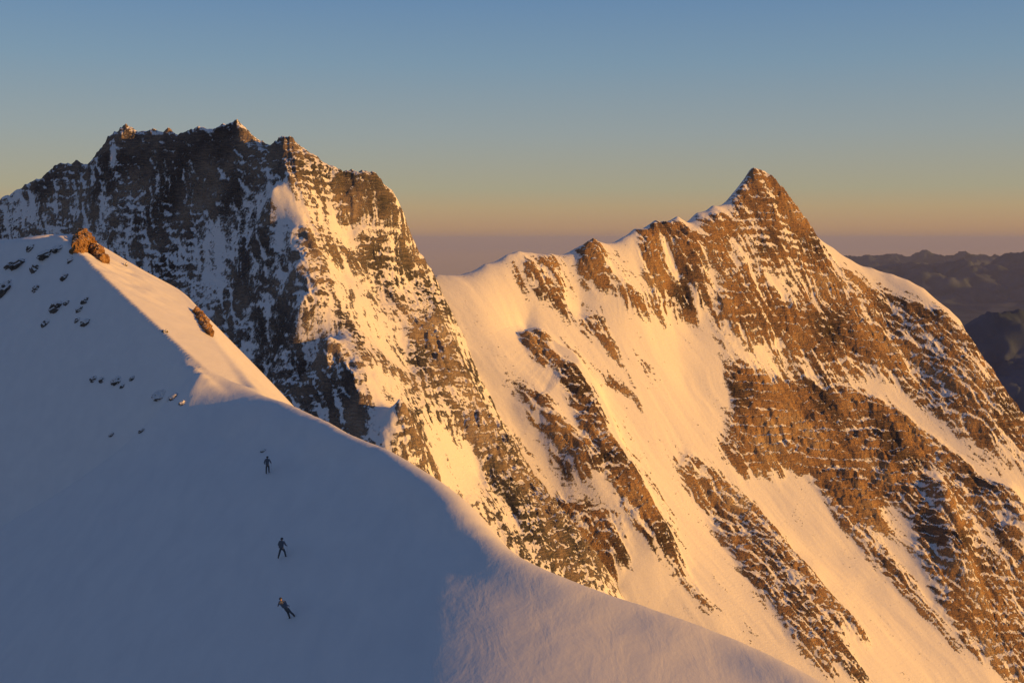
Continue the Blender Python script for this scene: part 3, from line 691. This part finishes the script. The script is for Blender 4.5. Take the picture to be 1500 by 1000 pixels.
BASE = dict(hip=(0, 0, 0.93), chest=(0, 0.03, 1.33), neck=(0, 0.04, 1.50), head=(0, 0.07, 1.62),
            kneeL=(-0.12, 0.10, 0.50), ankleL=(-0.13, 0.02, 0.10), toeL=(-0.15, 0.17, 0.045), kneeR=(0.11, 0.22, 0.56), ankleR=(0.12, 0.16, 0.16), toeR=(0.14, 0.31, 0.12),
            elbowL=(-0.30, 0.02, 1.16), wristL=(-0.30, 0.22, 1.02), elbowR=(0.31, 0.06, 1.17), wristR=(0.32, 0.28, 1.06))
P1 = dict(BASE)
P2 = dict(BASE, kneeL=(-0.22, 0.08, 0.50), ankleL=(-0.30, -0.02, 0.08), toeL=(-0.36, 0.12, 0.03), kneeR=(0.20, 0.18, 0.54), ankleR=(0.28, 0.10, 0.18), toeR=(0.34, 0.24, 0.14))
P3 = dict(BASE, hip=(-0.28, 0.0, 0.86), chest=(-0.55, 0.05, 1.18), neck=(-0.66, 0.07, 1.33), head=(-0.72, 0.10, 1.44),
          kneeL=(-0.20, 0.14, 0.46), ankleL=(-0.05, 0.05, 0.06), toeL=(-0.12, 0.19, 0.02), kneeR=(0.0, 0.10, 0.50), ankleR=(0.30, 0.02, 0.22), toeR=(0.26, 0.17, 0.20),
          elbowL=(-0.88, 0.10, 1.05), wristL=(-0.96, 0.28, 0.90), elbowR=(-0.30, 0.16, 0.98), wristR=(-0.22, 0.36, 0.88))
def stand(px, py, dz=0.0):
    return fore_point(px, py) + Vector((0, 0, dz))
person(stand(392, 694), R(6), P1, 'highest climber in dark clothes standing upright with a rucksack on the blue snow')
person(stand(413, 818), R(-8), P2, 'middle climber in dark clothes standing with legs apart on the blue snow')
person(stand(425, 906), R(-4), P3, 'lowest climber in dark clothes leaning over to the left on the blue snow')

# ------------------------------------------------------------------ far land
def range_mesh(name, cx, cy, w, d, base, peaks, seed, n=(420, 200), rough=120.0):
    X, Y = np.meshgrid(np.linspace(cx - w, cx + w, n[0]), np.linspace(cy - d, cy + d, n[1]))
    Z = np.full(X.shape, base - 60.0)
    for (x, y, h, rx, ry) in peaks:
        q = np.sqrt(((X - x) / rx) ** 2 + ((Y - y) / ry) ** 2)
        Z = np.maximum(Z, base + (h - base) * np.clip(1 - q, -0.2, 1) ** 1.0)
    edge = np.clip((Z - base) / 200.0, 0, 1)
    Z = Z + rough * edge * fbm(X / (rough * 4) + seed, Y / (rough * 4), o=6, ridged=True) - rough * 0.25 * edge
    return grid_mesh(name, X, Y, Z, {})
m, nt, b = newmat('haze_tinted_forest_rock')  # forest and rock with the blue of distant haze put into the base colour
co = nd(nt, 'ShaderNodeNewGeometry').outputs['Position']
nt.links.new(ramp(nt, noise(nt, co, 0.004, 6).outputs[0], [(0.35, (0.045, 0.07, 0.115)), (0.6, (0.085, 0.115, 0.18))]), b.inputs['Base Color']); b.inputs['Roughness'].default_value = 1.0; b.inputs['Specular IOR Level'].default_value = 0.0
M_FAR = m
GZ = -880.0
def far_hill(px, py, Y, w, hw, hd, label, seed, extra=()):
    p = at(px, py, Y)
    pk = [(p[0], p[1], p[2], hw, hd)]
    for dx, py2, sw in extra:
        q = at(px, py2, Y); pk.append((p[0] + dx, p[1], q[2], hw * sw, hd))
    o = link('hill', range_mesh('hill', p[0], p[1], w, hd * 1.2, GZ, pk, seed, rough=hw * 0.11), M_FAR)
    tag(o, label, 'hill', kind='structure')
far_hill(1335, 390, 23000, 6600, 5000, 3800, 'far blue hill peeping over the right snow rim of the pyramid mountain', 1.0, [(-1500, 415, 0.8)])
far_hill(1575, 388, 16500, 7600, 4400, 3600, 'far purple mountain ridge at the right picture edge', 2.0, [(-1350, 428, 0.8), (1000, 392, 1.0)])
far_hill(1476, 470, 5200, 2600, 1300, 1300, 'nearest dark hill low at the right picture edge', 3.0, [(500, 500, 0.9), (-420, 520, 0.8), (1100, 440, 1.0)])
far_hill(-900, 372, 16000, 6000, 3800, 3000, 'far hill beyond the craggy mountain', 4.0)

bm = bmesh.new(); bmesh.ops.create_circle(bm, cap_ends=True, segments=160, radius=28000.0)
me = bpy.data.meshes.new('ground'); bm.to_mesh(me); bm.free()
g = link('ground', me, M_FAR); g.location = (0, 0, GZ)
tag(g, 'dark valley floor far below the mountains, fading into haze', 'ground', kind='structure')

# air
hz, nt, b = newmat('haze'); nt.nodes.remove(b)
pv = nd(nt, 'ShaderNodeVolumePrincipled'); pv.inputs['Density'].default_value = 1.7e-5; pv.inputs['Color'].default_value = (0.52, 0.62, 0.98, 1); pv.inputs['Anisotropy'].default_value = 0.0
nt.links.new(pv.outputs[0], nt.nodes['Material Output'].inputs['Volume'])
bm = bmesh.new(); bmesh.ops.create_cube(bm, size=1.0)
for v in bm.verts: v.co = (v.co.x * 240000, v.co.y * 240000, GZ - 1.0 if v.co.z < 0 else 190.0)
me = bpy.data.meshes.new('haze'); bm.to_mesh(me); bm.free()
h = link('haze', me, hz); tag(h, 'thin purple evening haze lying over the valleys', 'haze', kind='stuff')

# ------------------------------------------------------------------ sun and sky
SUN_AZ, SUN_EL = R(109.0), R(6.5)                 # clockwise from the view direction: low, right and slightly behind
sd = Vector((math.sin(SUN_AZ) * math.cos(SUN_EL), math.cos(SUN_AZ) * math.cos(SUN_EL), math.sin(SUN_EL)))
L = bpy.data.lights.new('sun', 'SUN'); L.energy = 5.0; L.angle = R(0.5); L.color = (1.0, 0.465, 0.075)
lo = bpy.data.objects.new('sun', L); COL.objects.link(lo); lo.rotation_euler = sd.to_track_quat('Z', 'Y').to_euler()

w = bpy.data.worlds.new('World'); sc.world = w; w.use_nodes = True
nt = w.node_tree; bg = nt.nodes['Background']
sky = nd(nt, 'ShaderNodeTexSky', sky_type='NISHITA', sun_disc=False)
sky.sun_elevation = SUN_EL; sky.sun_rotation = SUN_AZ; sky.altitude = 3500; sky.air_density = 1.5; sky.dust_density = 2.0; sky.ozone_density = 3.0
tc = nd(nt, 'ShaderNodeTexCoord').outputs['Generated']
sx = nd(nt, 'ShaderNodeSeparateXYZ'); nt.links.new(tc, sx.inputs[0])
def lin(r, g_, b_):
    f = lambda c: (c / 255) / 12.92 if c / 255 <= 0.04045 else ((c / 255 + 0.055) / 1.055) ** 2.4
    return (f(r), f(g_), f(b_))
el = math_(nt, 'ADD', math_(nt, 'MULTIPLY', sx.outputs[2], 0.5), 0.1)     # sine of elevation -0.2..1 -> 0..0.6
tw = ramp(nt, el, [(0.0, lin(90, 80, 85)), (0.088, lin(150, 118, 106)), (0.0985, lin(172, 132, 108)), (0.106, lin(184, 146, 112)), (0.113, lin(182, 156, 119)), (0.121, lin(168, 160, 134)),
                   (0.144, lin(150, 158, 158)), (0.173, lin(124, 150, 170)), (0.201, lin(102, 136, 172)), (0.28, lin(80, 100, 136)), (0.6, lin(58, 70, 98))])
mx = nd(nt, 'ShaderNodeMix', data_type='RGBA'); mx.inputs[0].default_value = 0.12
sk = nd(nt, 'ShaderNodeMix', data_type='RGBA', blend_type='MULTIPLY'); sk.inputs[0].default_value = 1.0
nt.links.new(sky.outputs[0], sk.inputs[6]); sk.inputs[7].default_value = (0.12, 0.12, 0.12, 1)
nt.links.new(tw, mx.inputs[6]); nt.links.new(sk.outputs[2], mx.inputs[7])
nt.links.new(mx.outputs[2], bg.inputs['Color']); bg.inputs['Strength'].default_value = 0.86

sc.view_settings.view_transform = 'Standard'; sc.view_settings.look = 'None'
sc.view_settings.exposure = 0.26; sc.view_settings.gamma = 1.0
sc.cycles.max_bounces = 6; sc.cycles.volume_bounces = 0
sc.render.film_transparent = False
